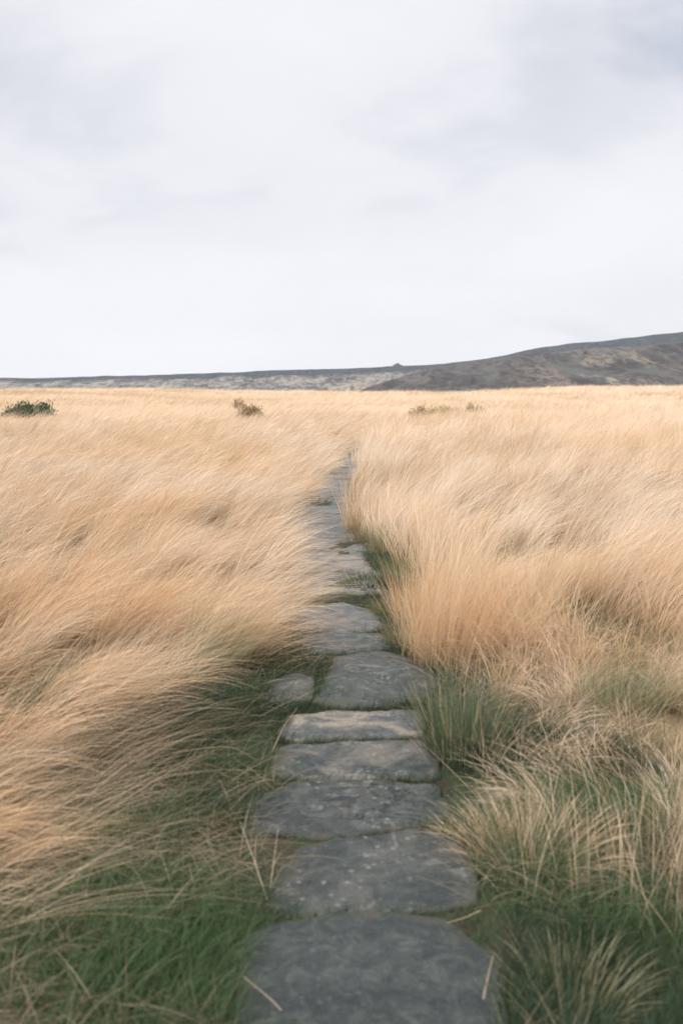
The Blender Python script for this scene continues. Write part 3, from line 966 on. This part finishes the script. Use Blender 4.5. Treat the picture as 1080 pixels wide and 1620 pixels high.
def shrub(px, top, dist, w, n, mat, name, label, cat, group=None):
    d = ray(px, 640)
    x, y = d.x * dist / d.y, dist
    z = float(ground_z(x, y))
    h = max(0.6, height_at(px, top, dist) - z)
    root = bpy.data.objects.new(name, None); COL.objects.link(root); root.location = (x, y, z)
    tag(root, label, cat, group)
    # stems
    S = Blades()
    ns = 26
    az = rng.uniform(0, 2 * math.pi, ns); sp = rng.uniform(0.1, 1.0, ns)
    rt = np.zeros((ns, 3)); rt[:, 0] = rng.uniform(-w * .35, w * .35, ns); rt[:, 1] = rng.uniform(-w * .2, w * .2, ns)
    S.add(rt, az, sp * 0.3, sp, h * rng.uniform(.7, 1.0, ns), np.full(ns, 0.03), 4, rng.uniform(-1, 1, ns), rng.random(ns), rng.random(ns))
    S.build('stems', M_TWIG, root)
    # leaf sprays in uneven clumps
    nc = 14
    cx = rng.uniform(-.5, .5, nc) * w; cy_ = rng.uniform(-.3, .3, nc) * w
    cz = h * (0.35 + 0.5 * rng.random(nc)) * np.sqrt(np.clip(1 - (cx / (w * .62)) ** 2, 0.05, 1))
    ci = rng.integers(0, nc, n)
    g = rng.normal(0, 1, (n, 3)) * np.array([w * 0.09, w * 0.09, h * 0.15])
    rt = np.stack([cx[ci], cy_[ci], cz[ci]], -1) + g
    rt[:, 2] = np.clip(rt[:, 2], 0.02, None)
    F = Blades()
    cr = rng.random(nc)
    F.add(rt, rng.uniform(0, 2 * math.pi, n), rng.uniform(0, 1, n), rng.uniform(0.3, 1.6, n), rng.uniform(0.06, 0.14, n), rng.uniform(0.02, 0.05, n), 2,
          rng.uniform(-1.5, 1.5, n), np.clip(0.6 * rng.random(n) + 0.4 * cr[ci], 0, 1), rng.random(n))
    F.build('foliage', mat, root)


B1, B2 = 'brown shrubs left of the path', 'row of low shrubs on the far moor'
for row in SHRUB_ROWS:
    px, top, dist, w, n, mat, label, grp = row
    shrub(px, top, dist, w, n, globals()[mat], 'shrub', label, 'shrub', globals()[grp] if grp else None)


# rock outcrop on the skyline
def outcrop():
    b = NB('crag_rock')
    n = b.noise(b.pos(), 0.9, 5, 0.6, 0.3)
    b.bsdf(b.ramp(n, [(0.3, (0.06, 0.06, 0.06)), (0.7, (0.16, 0.155, 0.15))]), 0.9, b.bump(n, 0.8, 0.3), 0.1)
    d = ray(629, 580)
    x, y = d.x * ESC_D / d.y, ESC_D
    z = esc_top(x)
    Vs, Qs, c = [], [], 0
    for (ox, oz, sx, sz, sd) in ((-1.5, 1.6, 3.6, 3.0, 1), (2.8, 1.0, 2.8, 2.1, 2), (-5.0, 0.5, 2.5, 1.6, 3), (0.0, 3.6, 1.9, 1.7, 4), (6.2, 0.4, 2.0, 1.2, 5)):
        nu, nv = 24, 14
        u = np.linspace(0, 2 * math.pi, nu, endpoint=False); v = np.linspace(-math.pi / 2, math.pi / 2, nv)
        U, Vv = np.meshgrid(u, v)
        q = lambda t: np.sign(t) * np.abs(t) ** 0.55
        X = q(np.cos(Vv)) * q(np.cos(U)); Y = q(np.cos(Vv)) * q(np.sin(U)); Z = q(np.sin(Vv))
        k_ = 0.85 + 0.4 * (fbm(X * 2 + sd * 7, Y * 2 + Z * 3, sd, 3) - 0.3)
        Vs.append(np.stack([X * k_ * sx + ox, Y * k_ * sx * 0.8, Z * k_ * sz + oz], -1).reshape(-1, 3))
        i = np.arange(nv - 1)[:, None] * nu + np.arange(nu)[None, :]
        j = np.arange(nv - 1)[:, None] * nu + (np.arange(nu)[None, :] + 1) % nu
        Qs.append(np.stack([i, j, j + nu, i + nu], -1).reshape(-1, 4) + c); c += nu * nv
    me = mesh_from_arrays('rock_outcrop', np.concatenate(Vs), np.concatenate(Qs), smooth=False)
    o = link('rock_outcrop', me, b.m); o.location = (x, y, z + 0.2); o.scale = (0.9, 0.9, 0.8)
    tag(o, 'small dark rock outcrop breaking the skyline on the ridge', 'rock')


outcrop()

# ------------------------------------------------------------------ air
HAZE = 0.00011
if HAZE > 0:
    V = np.array([(sx * 1500, (-80 if sy < 0 else 2600), (-40 if sz < 0 else 110)) for sz in (-1, 1) for sy in (-1, 1) for sx in (-1, 1)], float)
    Q = np.array([(0, 2, 3, 1), (4, 5, 7, 6), (0, 1, 5, 4), (2, 6, 7, 3), (0, 4, 6, 2), (1, 3, 7, 5)])
    hm = bpy.data.materials.new('moor_air'); hm.use_nodes = True
    hm.node_tree.nodes.clear()
    ho = hm.node_tree.nodes.new('ShaderNodeOutputMaterial')
    hv = hm.node_tree.nodes.new('ShaderNodeVolumePrincipled')
    hv.inputs['Color'].default_value = (0.93, 0.95, 1.0, 1)
    hv.inputs['Density'].default_value = HAZE
    hm.node_tree.links.new(hv.outputs[0], ho.inputs['Volume'])
    o = link('haze', mesh_from_arrays('haze', V, Q, smooth=False), hm)
    tag(o, 'thin pale haze softening the far hills', 'haze', kind='stuff')
